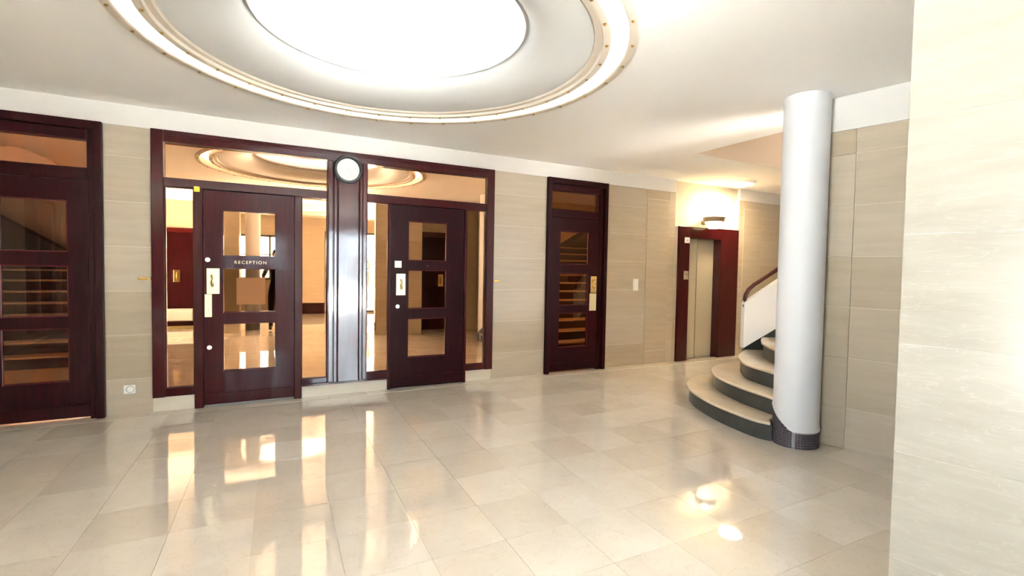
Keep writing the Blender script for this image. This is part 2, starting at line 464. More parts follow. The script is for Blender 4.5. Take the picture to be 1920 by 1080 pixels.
# ---------------------------------------------------------------- rest of the hall, behind and beside the photographer
wl = MB().box(-3.6, -3.4, -5.8, 0.3, 0, CE).box(-3.6, -3.4, -7.65, -7.55, 0, CE).box(-3.6, -3.4, -7.55, -5.8, 2.6, CE).box(-3.6, -3.4, -7.55, -5.8, 0, .12)
obj('wall_left', wl, 'slab', kind='structure')
ws = MB().box(-3.6, -2.13, -7.85, -7.65, 0, CE).box(-1.17, -1.0, -7.85, -7.65, 0, CE).box(-2.13, -1.17, -7.85, -7.65, 2.13, CE)
ws.box(-1.1, -1.0, -10.1, -7.85, 0, CE).box(-2.2, -1.1, -7.99, -7.87, 0, 2.2)
obj('wall_side', ws, 'slab', kind='structure')
obj('wall_side_near', MB().box(-.92, -.40, -6.55, -5.98, 0, CE), 'slab', kind='structure')
wd = MB().box(2.9, 3.16, -5.32, -5.17, 0, CE).box(4.12, 4.75, -5.32, -5.17, 0, CE).box(3.16, 4.12, -5.32, -5.17, 2.13, CE).box(3.1, 4.2, -5.5, -5.4, 0, 2.3)
obj('wall_front_right', wd, 'slab', kind='structure')
obj('wall_right_far', MB().box(3.42, 3.6, -10.2, -5.5, 0, CE), 'slab', kind='structure')
wf = MB().box(-1.1, -.62, -10.3, -10.1, 0, CE).box(.92, 1.62, -10.3, -10.1, 0, CE).box(3.32, 3.6, -10.3, -10.1, 0, CE)
wf.box(-.62, .92, -10.3, -10.1, 2.28, CE).box(-.62, .92, -10.3, -10.1, 0, 1.0).box(1.62, 3.32, -10.3, -10.1, 2.47, CE)
obj('wall_front', wf, 'slab', kind='structure')
obj('baseboard_front', MB().box(.925, 1.615, -10.1, -10.06, 0, .32), 'wood_dark', kind='structure')
# walls of the stair recess on the right
obj('wall_stair', MB().box(4.66, 9.2, -3.35, -3.2, 0, CE), 'slab', kind='structure')
obj('wall_stair_end', MB().box(9.05, 9.2, -3.2, 0.0, 0, CE), 'slab', kind='structure')
# street windows, then an added one in the left wall
for n, (x0, x1, zb, zt, bars) in enumerate(((-.62, .92, 1.0, 2.28, (1.72, 1.58)), (1.62, 3.32, 0, 2.47, (1.66,)))):
    wdw = thing('window_%d' % (n+1), ((x0+x1)/2, -10.2, zb), kind='structure')
    fr = MB().box(x0, x0+.05, -10.23, -10.16, zb, zt).box(x1-.05, x1, -10.23, -10.16, zb, zt).box(x0, x1, -10.23, -10.16, zt-.06, zt).box(x0, x1, -10.23, -10.16, zb, zb+.07)
    fr.box((x0+x1)/2-.03, (x0+x1)/2+.03, -10.23, -10.16, zb, zt)
    for z in bars: fr.box(x0, x1, -10.22, -10.17, z-.018, z+.018)
    obj('window_frame', fr, 'alu', wdw)
    for a, c2 in ((x0+.05, (x0+x1)/2-.03), ((x0+x1)/2+.03, x1-.05)):
        obj('window_pane', MB().box(a, c2, -10.2, -10.194, zb+.07, zt-.06), 'glass_w', wdw)
wdw = thing('window_3', (-3.5, -6.3, .12), kind='structure')  # unseen window added to bring daylight onto column, pier and ceiling
fr = MB()
for y in (-7.55, -6.705, -5.86): fr.box(-3.54, -3.46, y, y+.06, .12, 2.6)
fr.box(-3.54, -3.46, -7.55, -5.8, .12, .18).box(-3.54, -3.46, -7.55, -5.8, 2.54, 2.6)
obj('window_frame', fr, 'alu', wdw)
for y in (-7.49, -6.645): obj('window_pane', MB().box(-3.503, -3.497, y, y+.785, .18, 2.54), 'glass_w', wdw)
obj('ground', MB().prism([(-18, -30), (18, -30), (18, -10.3), (-3.6, -10.3), (-3.6, 2), (-18, 2)], -.2, -.02), 'pave', kind='structure')

# ---------------------------------------------------------------- stair halls behind the two glazed doors
def stair_hall(nm, x0, x1, y1, ys, flight, rise, run, n, wallmat, side, lampcol, power, lamploc, lab, sx):
    for q in ((x0-.1, x0, .2, y1, 0, 3.9), (x1, x1+.1, .2, y1, 0, 3.9), (x0-.1, x1+.1, y1, y1+.1, 0, 3.9), (x0-.1, x1+.1, .1, .2, CE+.1, 3.9)):
        obj('wall_%s_stair' % nm, MB().box(*q), wallmat, kind='structure')
    obj('ceiling_%s_stair' % nm, MB().box(x0-.1, x1+.1, .2, y1+.1, 3.9, 4.0), wallmat, kind='structure')
    obj('floor_%s_stair' % nm, MB().box(x0, x1, .2, y1, -.1, 0), 'stair_tread', kind='structure')
    t = thing('service_stair', ((flight[0]+flight[1])/2, ys, 0), lab, 'stairs')
    for k in range(1, n+1):
        ya = ys+(k-1)*run
        obj('riser', MB().box(flight[0], flight[1], ya+.012, y1-.04, (k-1)*rise, k*rise-.025), 'stair_dark', t)
        obj('tread', MB().box(flight[0], flight[1], ya, ya+run+.03, k*rise-.025, k*rise), 'stair_tread', t, .004)
    obj('stringer', MB().prism(sx, ys+n*run-.02, y1-.05, 'y'), 'stair_dark', t)
    sp = lamp('hall_fill_spot', lamploc, power, lampcol, .10, 'SPOT')  # unseen spot placed beside the door to light hall ceiling and treads
    sp.data.spot_size = math.radians(172); sp.data.spot_blend = .3
    sp.rotation_euler = Vector((0, 1, .40)).to_track_quat('-Z', 'Y').to_euler()
LDIAG = [(-3.85, 1.4), (-2.6, 1.4), (-2.6, 1.44), (-3.85, 2.25)]
RDIAG = [(6.2, 1.5), (8.2, 1.5), (8.2, 2.70), (6.2, 1.56)]
stair_hall('left', -3.9, -1.3, 6.2, 2.9, (-3.85, -1.35), .16, .28, 10, 'tan', -1, (1.0, .76, .54), 130, (-1.42, .6, 1.95),
           'dark carpeted service stair with tan treads seen through the left door',
           LDIAG)
stair_hall('right', 3.4, 8.3, 5.2, 1.4, (3.45, 8.25), .165, .28, 12, 'tan', 1, (1.0, .68, .36), 90, (3.62, .6, 1.95),
           'dark carpeted service stair with tan treads seen through the narrow right door',
           RDIAG)
# underside of the upper flight in the left hall
obj('trim_2', MB().prism([(-3.85, 2.5), (-2.5, 2.5), (-2.55, 2.85), (-2.70, 2.98), (-3.03, 3.12), (-3.85, 3.13)], 4.5, 5.6, 'y'), 'soffit', kind='structure')

# ================================================================== THINGS
# ---------------------------------------------------------------- ceiling domes
def dome(c, lab, bolts=True):
    t = thing('ceiling_dome', (c[0], c[1], CE), lab, 'ceiling light')
    N = 128
    def ring(nm, prof, mat, **k): return obj(nm, MB().lathe(prof, (c[0], c[1], CE), N), mat, t, smooth='auto', **k)
    ring('outer_trim', [(1.588, 0.0), (1.588, -.012), (1.580, -.016), (1.540, -.016), (1.532, -.010), (1.532, .09), (1.56, .09), (1.56, 0.0)], 'trim')
    ring('light_channel', [(1.532, .055), (1.532, .06), (1.428, .06), (1.428, .055)], 'ring')
    ring('inner_trim', [(1.428, .06), (1.428, -.004), (1.420, -.010), (1.378, -.010), (1.372, 0.004), (1.372, .012), (1.335, .012), (1.328, .018), (1.322, .03)], 'trim')
    pr = [(1.322, .03), (1.318, .022), (1.30, .022)]
    for i in range(1, 15):
        a = PI/2*i/14
        pr.append((1.30-.40*math.sin(a)**1.0*1.0, .022+.165*(1-math.cos(a))))
    pr += [(.885, .19), (.880, .165), (.877, .165), (.877, .20)]
    ring('cove', pr, 'dome')
    obj('diffuser', MB().lathe([(.0001, .185), (.878, .185), (.878, .2), (.0001, .2)], (c[0], c[1], CE), N), 'disc', t)
    if bolts:
        proto = None
        for r in (1.560, 1.400):
            for i in range(31):
                a = math.radians(-11.9+i*360/31)
                p = (c[0]+r*math.cos(a), c[1]+r*math.sin(a), CE-.022 if r > 1.5 else CE-.016)
                if proto is None:
                    proto = obj('bolt', MB().lathe([(.0001, -.004), (.006, -.003), (.010, .001), (.011, .006), (.0001, .006)], p, 10), 'brass_dark', t)
                    z0 = WL[proto.name]
                else:
                    q = proto.copy(); link(q, t, p)
    return t
dome(DC, 'large round recessed ceiling dome with glowing centre disc and bolted ring of light')
d2 = dome(D2, 'second round ceiling dome near the street windows, behind the camera', False)

# ---------------------------------------------------------------- mahogany front with mirrored panes
YF, YR, YL = -.045, -.030, -.018      # frame, rails, door leaves
scr = thing('glazed_screen', (.965, 0, 0), 'wide mahogany screen with bronze mirrored side panes, centre pilaster and two doors', 'screen')
def bar(par, nm, x0, x1, y0, z0, z1, mat='wood', y1=.034, bev=.004, **k): return obj(nm, MB().box(x0, x1, y0, y1, z0, z1), mat, par, bev, **k)
bar(scr, 'jamb', -.797, -.70, YF, .14, H); bar(scr, 'jamb', 2.628, 2.727, YF, .14, H)
bar(scr, 'head_rail', -.699, 2.627, YF, 2.54, H); bar(scr, 'head_bead', -.699, 2.627, -.052, 2.60, 2.622)
bar(scr, 'transom_rail', -.699, .745, YR, 2.13, 2.212); bar(scr, 'transom_rail', 1.165, 2.627, YR, 2.13, 2.218)
bar(scr, 'mullion', -.466, -.392, YR, 0, 2.129); bar(scr, 'mullion', .423, .494, YR, 0, 2.129)
bar(scr, 'mullion', 1.404, 1.432, YR, 0, 2.129); bar(scr, 'mullion', 2.338, 2.369, YR, 0, 2.129)
bar(scr, 'sill_rail', -.699, -.467, YR, .141, .222); bar(scr, 'sill_rail', .495, .745, YR, .141, .202)
bar(scr, 'sill_rail', 1.165, 1.403, YR, .141, .222); bar(scr, 'sill_rail', 2.37, 2.627, YR, .141, .215)
bar(scr, 'sill_rail', .495, 1.403, -.05, .128, .15)
TH = math.radians(1.1)
def pane(par, x0, x1, z0, z1, y, mat='mirror', tilt=True, nm='mirror_pane', bead=True, bw=.012):
    m = MB().box(x0+.003, x1-.003, y, y+.004, z0+.003, z1-.003)
    if tilt: m.turn(-TH, ((x0+x1)/2, y))
    o = obj(nm, m, mat, par)
    if bead:
        f = MB()
        ya, yb = y-.018, y+.01
        f.box(x0, x0+bw, ya, yb, z0, z1).box(x1-bw, x1, ya, yb, z0, z1).box(x0+bw, x1-bw, ya, yb, z0, z0+bw).box(x0+bw, x1-bw, ya, yb, z1-bw, z1)
        obj('glazing_bead', f, 'wood_edge', par, .004)
    return o
pane(scr, -.705, .745, 2.205, 2.545, .012, bead=False); pane(scr, 1.165, 2.635, 2.21, 2.545, .012, bead=False)
pane(scr, -.70, -.462, .215, 2.135, .012); pane(scr, .49, .75, .197, 2.135, .012)
pane(scr, 1.16, 1.41, .215, 2.135, .012); pane(scr, 2.362, 2.632, .21, 2.135, .012)
# pilaster: backing, two side fillets, raised centre with rounded edges
pil = bar(scr, 'pilaster', .746, 1.164, -.055, .15, 2.539, 'wood_gloss', y1=.03)
for x0, x1, y in ((.752, .800, -.066), (.806, .842, -.076), (.848, 1.066, -.088), (1.072, 1.104, -.076), (1.110, 1.158, -.066)):
    obj('pilaster_strip', MB().box(x0, x1, y, -.05, .152, 2.53), 'wood_gloss', pil, .007)

def leaf(par, x0, x1, p0, p1, mat, zs=((.345, .822), (.925, 1.372), (1.488, 1.942)), z0=.022, z1=2.122, panes=('mirror',)*3, tilt=True, y=YL):
    f = MB()
    f.box(x0, p0, y, .03, z0, z1).box(p1, x1, y, .03, z0, z1)
    e = [z0]+[v for q in zs for v in q]+[z1]
    for a, c2 in zip(e[0::2], e[1::2]): f.box(p0, p1, y, .03, a, c2)
    lf = obj('door_leaf', f, mat, par)
    obj('kick_rail', MB().box(x0+.004, x1-.004, y-.007, y+.004, z0+.005, .135), mat, lf, .004)
    for (a, c2), pm in zip(zs, panes):
        pane(lf, p0-.002, p1+.002, a-.002, c2+.002, .012, pm, tilt, 'glass_pane')
    return lf
def plate(par, x0, x1, z0, z1, y, mat='brass_pale', nm='pull_plate', pull=True, left=True):
    pp = obj(nm, MB().box(x0, x1, y-.006, y+.004, z0, z1), mat, par, .003)
    return pp
def pull(par, x, z0, z1, y):
    obj('pull_handle', MB().tube([(x, y, z1-.05), (x, y-.03, z1-.055), (x+.004, y-.04, z1-.09), (x, y-.036, (z0+z1)/2), (x+.006, y-.03, z0+.07), (x+.006, y, z0+.06)], [.008, .009, .010, .011, .014, .012], 10), 'brass', par, smooth=True)

d1 = thing('door_1', (.02, 0, 0), 'mahogany door lettered RECEPTION with three mirrored panes, left of the pilaster', 'door', kind='structure')
lf = leaf(d1, -.388, .420, -.229, .250, 'wood_leaf', panes=('mirror', 'mirror_dim', 'mirror'))
obj('draught_strip', MB().box(-.386, .418, -.026, .03, .004, .024), 'seal', d1, .002)
plate(lf, -.362, -.253, 1.115, 1.366, YL); pull(d1, -.318, 1.13, 1.35, YL-.006)
plate(lf, -.380, -.318, .888, 1.114, YL-.001, nm='lock_plate')
obj('lock_plate_screw', MB().cyl((-.345, YL-.012, .965), .008, .006, 'y', 12), 'chrome', d1)
obj('door_bumper', MB().cyl((-.352, YL-.014, 1.449), .022, .016, 'y', 20, .020), 'brass_pale', lf)
obj('lock_cylinder', MB().cyl((-.341, YL-.010, .59), .022, .012, 'y', 20), 'chrome', lf)
obj('amber_sheet', MB().box(-.108, .150, .009, .0112, 1.005, 1.275), 'amber', lf)
# lettering
cu = bpy.data.curves.new('reception_letters', 'FONT'); cu.body = 'RECEPTION'; cu.size = .040; cu.extrude = .0012; cu.space_character = 1.32; cu.align_x = 'CENTER'
tmp = bpy.data.objects.new('tmp', cu); COL.objects.link(tmp)
bpy.context.view_layer.update()
me = bpy.data.meshes.new_from_object(tmp.evaluated_get(bpy.context.evaluated_depsgraph_get()))
bpy.data.objects.remove(tmp)
bb = [v.co.x for v in me.vertices]; k = .283/(max(bb)-min(bb))
me.transform(Matrix.Rotation(PI/2, 4, 'X') @ Matrix.Diagonal((k, k, k, 1)))
me.materials.clear(); me.materials.append(MT['letters'])
lt = bpy.data.objects.new('lettering', me); link(lt, lf, (.018, YL-.0015, 1.415)); lt['label'] = 'small gilt RECEPTION lettering'

d2_ = thing('door_2', (1.885, 0, 0), 'mahogany door with three mirrored panes and pale pull plate, right of the pilaster', 'door', kind='structure')
lf = leaf(d2_, 1.435, 2.335, 1.638, 2.112, 'wood_dark', zs=((.352, .812), (.925, 1.38), (1.488, 1.948)))
plate(lf, 1.497, 1.606, 1.087, 1.335, YL); pull(d2_, 1.548, 1.10, 1.32, YL-.006)
obj('escutcheon', MB().box(1.478, 1.558, YL-.006, YL+.003, 1.404, 1.482), 'brass_pale', lf, .003)
obj('lock_cylinder', MB().cyl((1.513, YL-.014, .958), .023, .016, 'y', 20), 'chrome', lf)
obj('peephole', MB().cyl((1.87, YL-.004, 1.43), .006, .006, 'y', 12), 'chrome', lf)

# yellow sensor on the frame
t = thing('frame_sensor', (-.438, YR, 2.096), 'tiny yellow square sensor on the frame above the RECEPTION door corner', 'sensor')
obj('housing', MB().box(-.462, -.414, YR-.010, YR, 2.097, 2.147), 'yellow', t, .003)
obj('button', MB().cyl((-.438, YR-.013, 2.122), .012, .004, 'y', 12), 'yellow', t)

# ---------------------------------------------------------------- wall clock
ck = thing('wall_clock', (.947, -.088, 2.297), 'round wall clock with black rim on top of the mahogany pilaster', 'clock')
cc = (.947, -.089, 2.447)
obj('rim', MB().lathe([(.152, 0), (.152, -.030), (.143, -.042), (.126, -.042), (.118, -.030), (.116, -.012), (.116, 0)], cc, 48, 'y'), 'black', ck, smooth='auto')
obj('dial', MB().cyl((cc[0], cc[1]-.012, cc[2]), .118, .010, 'y', 48), 'dial', ck)
for i in range(12):
    a = i*PI/6
    m = MB().box(-.003, .003, cc[1]-.0135, cc[1]-.012, .092, .108)
    m.v = [(cc[0]+x*math.cos(a)+z*math.sin(a), y, cc[2]-x*math.sin(a)+z*math.cos(a)) for x, y, z in m.v]
    obj('hour_mark', m, 'greyp', ck)
for a, ln, w in ((math.radians(262), .06, .004), (math.radians(150), .085, .003)):
    m = MB().box(-w, w, cc[1]-.017, cc[1]-.015, -.015, ln)
    m.v = [(cc[0]+x*math.cos(a)+z*math.sin(a), y, cc[2]-x*math.sin(a)+z*math.cos(a)) for x, y, z in m.v]
    obj('clock_hand', m, 'greyp', ck)

# ---------------------------------------------------------------- glazed stair doors
def stair_door(nm, lab, fx0, fx1, lx0, lx1, p0, p1, gl, wd, handles):
    t = thing(nm, ((fx0+fx1)/2, 0, 0), lab, 'door', kind='structure')
    f = MB().box(fx0, fx0+.06, -.05, .16, 0, H).box(fx1-.06, fx1, -.05, .16, 0, H).box(fx0+.06, fx1-.06, -.05, .16, H-.075, H)
    obj('door_frame', f, wd, t, .005)
    f = MB().box(fx0+.06, lx0-.002, -.02, .12, 0, H-.075).box(lx1+.002, fx1-.06, -.02, .12, 0, H-.075)
    f.box(lx0, lx1, -.02, .12, 2.127, 2.235).box(lx0, lx1, -.02, .12, 2.49, H-.075)
    obj('frame_lining', f, wd, t, .004)
    pane(t, lx0-.002, lx1+.002, 2.23, 2.495, .03, 'glass_t', False, 'transom_pane')
    lf = leaf(t, lx0, lx1, p0, p1, wd, panes=(gl,)*3, tilt=False, y=-.012)
    for x0, x1, z0, z1, mt, q in handles:
        plate(lf, x0, x1, z0, z1, -.012, mt, 'pull_plate' if q else 'lock_plate')
        if q: pull(t, (x0+x1)/2, z0+.01, z1, -.018)
    return t
stair_door('door_3', 'dark mahogany glazed door at the left edge, stairs showing through its panes', -2.09, -1.15, -1.985, -1.257, -1.842, -1.398, 'glass_l', 'wood_dark',
           [(-1.965, -1.86, 1.10, 1.33, 'brass', True)])
stair_door('door_4', 'narrow dark mahogany glazed door nearer the lift, stairs showing through its panes', 3.52, 4.525, 3.602, 4.40, 3.74, 4.222, 'glass_r', 'wood_dark',
           [(4.262, 4.368, 1.096, 1.33, 'brass', True), (4.250, 4.366, .844, 1.088, 'brass_pale', False)])

# ---------------------------------------------------------------- small things on the back wall
def nameplate(x0, x1, z0, z1, lab, mt='brass'):
    t = thing('name_plate', ((x0+x1)/2, 0, z0), lab, 'plate')
    obj('plate', MB().box(x0, x1, -.007, 0, z0, z1), mt, t, .002)
    obj('screw', MB().cyl((x1-.015, -.009, (z0+z1)/2), .006, .003, 'y', 10), 'brass_dark', t)
    obj('engraving', MB().box(x0+.012, x1-.03, -.0078, -.006, (z0+z1)/2-.005, (z0+z1)/2+.004), 'brass_dark', t)
nameplate(-.905, -.808, 1.247, 1.277, 'small brass name plate left of the mirrored screen, above the wall socket')
nameplate(2.755, 2.835, 1.245, 1.268, 'tiny brass name plate right of the mirrored screen', 'brass_dark')
t = thing('wall_socket', (-.976, 0, .195), 'white double wall socket low on the stone, left of the screen', 'socket')
obj('cover_plate', MB().box(-1.02, -.932, -.010, 0, .196, .275), 'white', t, .004)
obj('socket_well', MB().lathe([(.030, -.0125), (.034, -.010), (.026, -.0105), (.024, -.004), (.0001, -.004)], (-.970, 0, .236), 20, 'y'), 'greyp', t)
for dx in (-.009, .009): obj('pin_hole', MB().cyl((-.970+dx, -.006, .236), .004, .004, 'y', 8), 'black', t)
t = thing('light_switch', (5.10, 0, 1.12), 'tall white light switch between the narrow door and the service panel', 'switch')
obj('cover_plate', MB().box(5.052, 5.152, -.010, 0, 1.122, 1.298), 'white', t, .004)
obj('rocker', MB().box(5.068, 5.136, -.016, -.009, 1.222, 1.286), 'white', t, .004)
obj('rocker', MB().box(5.068, 5.136, -.016, -.009, 1.134, 1.198), 'white', t, .004)

# ---------------------------------------------------------------- lift
lift = thing('lift', (6.64, 0, 0), 'lift with two brushed steel sliding doors in a wide dark red frame', 'lift')
bar(lift, 'frame_stile', 5.946, 6.18, -.03, 0, 2.135, 'wood', .165); bar(lift, 'frame_stile', 6.90, 7.334, -.03, 0, 2.135, 'wood', .165)
bar(lift, 'frame_head', 6.181, 6.899, -.03, 1.955, 2.135, 'wood', .165)
for x0, x1, y in ((6.181, 6.478, .085), (6.470, 6.899, .115)):
    obj('sliding_door', MB().box(x0, x1, y, y+.025, .012, 1.954), 'steel', lift, .004)
obj('door_edge', MB().box(6.462, 6.478, .078, .09, .012, 1.954), 'chrome', lift, .002)
obj('door_sill', MB().box(6.181, 6.899, .02, .16, 0, .012), 'chrome', lift)
ip = obj('floor_indicator', MB().box(6.062, 6.168, -.040, -.029, 1.872, 1.962), 'white', lift, .003)
obj('indicator_mark', MB().prism([(6.092, 1.900), (6.138, 1.900), (6.115, 1.938)], -.0415, -.0395, 'y'), 'greyp', ip)
cp = obj('call_panel', MB().box(6.062, 6.160, -.036, -.029, 1.297, 1.432), 'steel', lift, .002)
obj('call_button', MB().cyl((6.111, -.042, 1.375), .018, .008, 'y', 16), 'chrome', cp)

# ---------------------------------------------------------------- sconce over the lift, ceiling lamp
sx, sz = 6.545, 2.205
t = thing('wall_sconce', (sx, 0.04, sz-.09), 'lit ceramic uplighter bowl on the cream wall above the lift', 'wall lamp')
obj('glass_bowl', MB().lathe([(.0001, -.105), (.07, -.103), (.095, -.085), (.118, -.035), (.138, .008), (.133, .008), (.11, -.03), (.0001, -.09)], (sx, -.17, sz+.01), 36), 'warm', t, smooth=True)
obj('rim', MB().lathe([(.133, .004), (.150, .004), (.172, .072), (.166, .076), (.145, .02), (.133, .012)], (sx, -.17, sz+.01), 36, closed=True), 'alabaster', t, smooth='auto')
obj('bulb', MB().ball((sx, -.17, sz+.02), .035, 8), 'warm', t, smooth=True)
obj('wall_bracket', MB().cyl((sx, -.02, sz+.02), .045, .065, 'y', 16).box(sx-.02, sx+.02, -.04, 0, sz-.012, sz+.05), 'alabaster', t)
lamp('sconce_light', (sx, -.17, sz+.15), 3.2, (1.0, .78, .46), .05)
t = thing('ceiling_lamp', (6.84, -.43, CE-.09), 'round flush ceiling lamp in front of the lift', 'ceiling lamp')
obj('lamp_rim', MB().lathe([(.19, 0), (.19, -.03), (.175, -.04), (.165, -.03), (.165, 0)], (6.84, -.43, CE), 40), 'white', t, smooth='auto')
obj('lamp_diffuser', MB().lathe([(.0001, -.075), (.06, -.072), (.12, -.058), (.165, -.03)], (6.84, -.43, CE), 40), 'lampdisc', t, smooth=True)
al = lamp('ceiling_lamp_light', (6.84, -.43, CE-.085), 24, (1.0, .78, .46), .15, 'AREA')
al.data.shape = 'DISK'; al.data.size = .3

# ---------------------------------------------------------------- column by the stairs
CX, CYY = 4.015, -3.185
def column(nm, x, y, r, lab, ang0=None, grp=None, top=CE):
    t = thing(nm, (x, y, 0), lab, 'column', grp)
    n = 64
    def zt(psi):
        if ang0 is None: return .16
        p = math.degrees((psi+PI) % (2*PI)-PI)   # 0 = towards the camera, + = towards the stairs
        if p < -120: p += 360
        if p < 8: return .135
        if p < 80: return .135+(p-8)/72*.165
        return .30
    k = MB()
    a0 = ang0 or 0.0
    hs = [0, .012, .03, .06]
    for i in range(n):
        psi = 2*PI*i/n; a = a0-psi
        for j, h in enumerate(hs+[None]):
            rr = r+(.004, .007, .004, 0.0, 0.0)[j]
            z = top if h is None else zt(psi)+h
            k.v.append((x+rr*math.cos(a), y+rr*math.sin(a), z))
    m = 5
    for i in range(n):
        for j in range(m-1): k.f.append((i*m+j, ((i+1) % n)*m+j, ((i+1) % n)*m+j+1, i*m+j+1))
    k.f.append(tuple(i*m for i in range(n))); k.f.append(tuple(i*m+m-1 for i in range(n)))
    obj('shaft', k, 'column', t, smooth='auto')
    b = MB(); b.v = []
    for i in range(n):
        psi = 2*PI*i/n; a = a0-psi
        b.v += [(x+(r-.004)*math.cos(a), y+(r-.004)*math.sin(a), 0), (x+(r-.004)*math.cos(a), y+(r-.004)*math.sin(a), zt(psi)+.004)]
    for i in range(n): b.f.append((2*i, 2*((i+1) % n), 2*((i+1) % n)+1, 2*i+1))
    obj('base_drum', b, 'mgrout', t, smooth=True)
    tl = MB(); N = 52; st = .0208
    for i in range(N):
        psi = 2*PI*(i+.5)/N; a = a0-psi; w = 2*PI*r/N/2-.0016
        for q in range(18):
            z = q*st+.001
            if z+.5*st > zt(psi): break
            m2 = MB().box(-.002, .003+random.uniform(0, .0008), -w, w, z, min(z+st-.003, zt(psi)+.006))
            m2.v = [(vx+r-.002, vy, vz) for vx, vy, vz in m2.v]; m2.turn(a, (0, 0), (x, y))
            o = len(tl.v); tl.v += m2.v; tl.f += [tuple(o+u for u in f) for f in m2.f]
    obj('mosaic_tile_field', tl, 'mosaic', t, kind='stuff')
    return t
column('column', CX, CYY, .170, 'white round column with dark mosaic base at the foot of the curved stairs', math.atan2(CY-CYY, 0-CX))
column('column', -.17, -6.52, .15, 'round column by the street windows, seen in the RECEPTION door mirror')
column('column', 2.44, -5.72, .15, 'round column beside the near stone pier, seen in the mirrored side pane')

# ---------------------------------------------------------------- curved stairs
def smooth_curve(P, n=5):
    out = []
    for i in range(len(P)-1):
        p0, p1, p2, p3 = P[max(i-1, 0)], P[i], P[i+1], P[min(i+2, len(P)-1)]
        for k in range(n):
            t = k/n
            out.append(tuple(.5*((2*b)+(-a+c)*t+(2*a-5*b+4*c-d)*t*t+(-a+3*b-3*c+d)*t**3) for a, b, c, d in zip(p0, p1, p2, p3)))
    out.append(tuple(P[-1])); return out
st = thing('staircase', (4.9, -2.3, 0), 'curved stairs of cream marble treads and dark risers beside the column', 'stairs')
N1 = [[(3.845, -3.08), (3.81, -2.96), (3.835, -2.75), (3.915, -2.43), (4.08, -2.06), (4.28, -1.78), (4.56, -1.56), (4.9, -1.46), (5.25, -1.50)],
      [(4.02, -2.99), (4.05, -2.90), (4.131, -2.578), (4.283, -2.212), (4.499, -1.923), (4.75, -1.74), (5.05, -1.66), (5.27, -1.66)],
      [(4.25, -3.03), (4.309, -2.771), (4.439, -2.399), (4.62, -2.18), (4.80, -2.02), (5.03, -1.88), (5.25, -1.77)],
      [(4.47, -3.07), (4.54, -2.82), (4.66, -2.53), (4.86, -2.28), (5.07, -2.10), (5.33, -1.93)]]
uu = Vector((.883, -.469)); P0 = Vector((5.237, -1.753))
R_ = .165
for k, P in enumerate(N1):
    cv = smooth_curve(P)
    back = [(6.1, -2.22), (6.0, -3.08), (4.44, -3.08)]+[[(4.24, -3.05), (4.16, -2.995), (4.03, -2.985), (3.92, -3.02)], [(4.24, -3.05), (4.16, -2.99)], [(4.3, -3.08)], [(4.5, -3.08)]][k]
    z0, z1 = k*R_, (k+1)*R_
    cen = Vector((5.4, -2.7))
    inn = [tuple(Vector(p)+(cen-Vector(p)).normalized()*.028) for p in cv]
    obj('riser', MB().prism(inn+back, z0, z1-.026), 'riser', st, smooth='auto')
    obj('tread', MB().prism(cv+back, z1-.026, z1), 'tread', st, .006, smooth='auto')
nrm = Vector((-.469, -.883))
for k in range(4, 11):
    a = P0+uu*(.62+(k-4)*.285); 
    e0, e1 = a+nrm*.02, a+nrm*1.0
    f0, f1 = P0+uu*2.6+nrm*.02, P0+uu*2.6+nrm*1.0
    def cl(p): return (p.x, max(p.y, -3.19))
    obj('riser', MB().prism([cl(e0+uu*.02), cl(f0), cl(f1), cl(e1+uu*.02)], 0 if k == 4 else k*R_, (k+1)*R_-.026), 'riser', st)
    obj('tread', MB().prism([cl(e0), cl(f0), cl(f1), cl(e1)], (k+1)*R_-.026, (k+1)*R_), 'tread', st)
def along(pts, t0, t1):
    """profile (s, z) on the plane of the parapet, thickness from t0 to t1 across it"""
    m = MB().prism(pts, t0, t1, 'y')
    m.v = [((P0+uu*x-nrm*y).x, (P0+uu*x-nrm*y).y, z) for x, y, z in m.v]
    return m
obj('stringer', along([(.02, .34), (.02, .53), (2.6, .53+2.58*.626), (2.6, .0), (.3, 0)], .01, .06), 'riser', st)
pa = thing('stair_parapet', (P0.x, P0.y, .5), 'white solid parapet rising along the stairs with a dark wooden handrail', 'parapet')
obj('parapet_wall', along([(0, .509), (0, 1.054), (2.6, 1.054+2.6*.705), (2.6, .509+2.6*.626)], -.005, .085), 'parapet', pa, .006)
hp = [(.03, .96), (.018, 1.03), (.015, 1.09), (.025, 1.15), (.06, 1.215), (.12, 1.272), (.38, 1.452), (1.2, 2.03), (2.5, 2.95)]
obj('handrail', MB().tube([((P0+uu*s-nrm*(.03)).x, (P0+uu*s-nrm*.03).y, z) for s, z in hp], .024, 12), 'rail', pa, smooth=True)
for s in (.7, 1.5, 2.3):
    p = P0+uu*s-nrm*.03; z = 1.054+s*.705
    obj('rail_bracket', MB().cyl((p.x, p.y, z-.02), .008, .14, 'z', 8), 'chrome', pa)

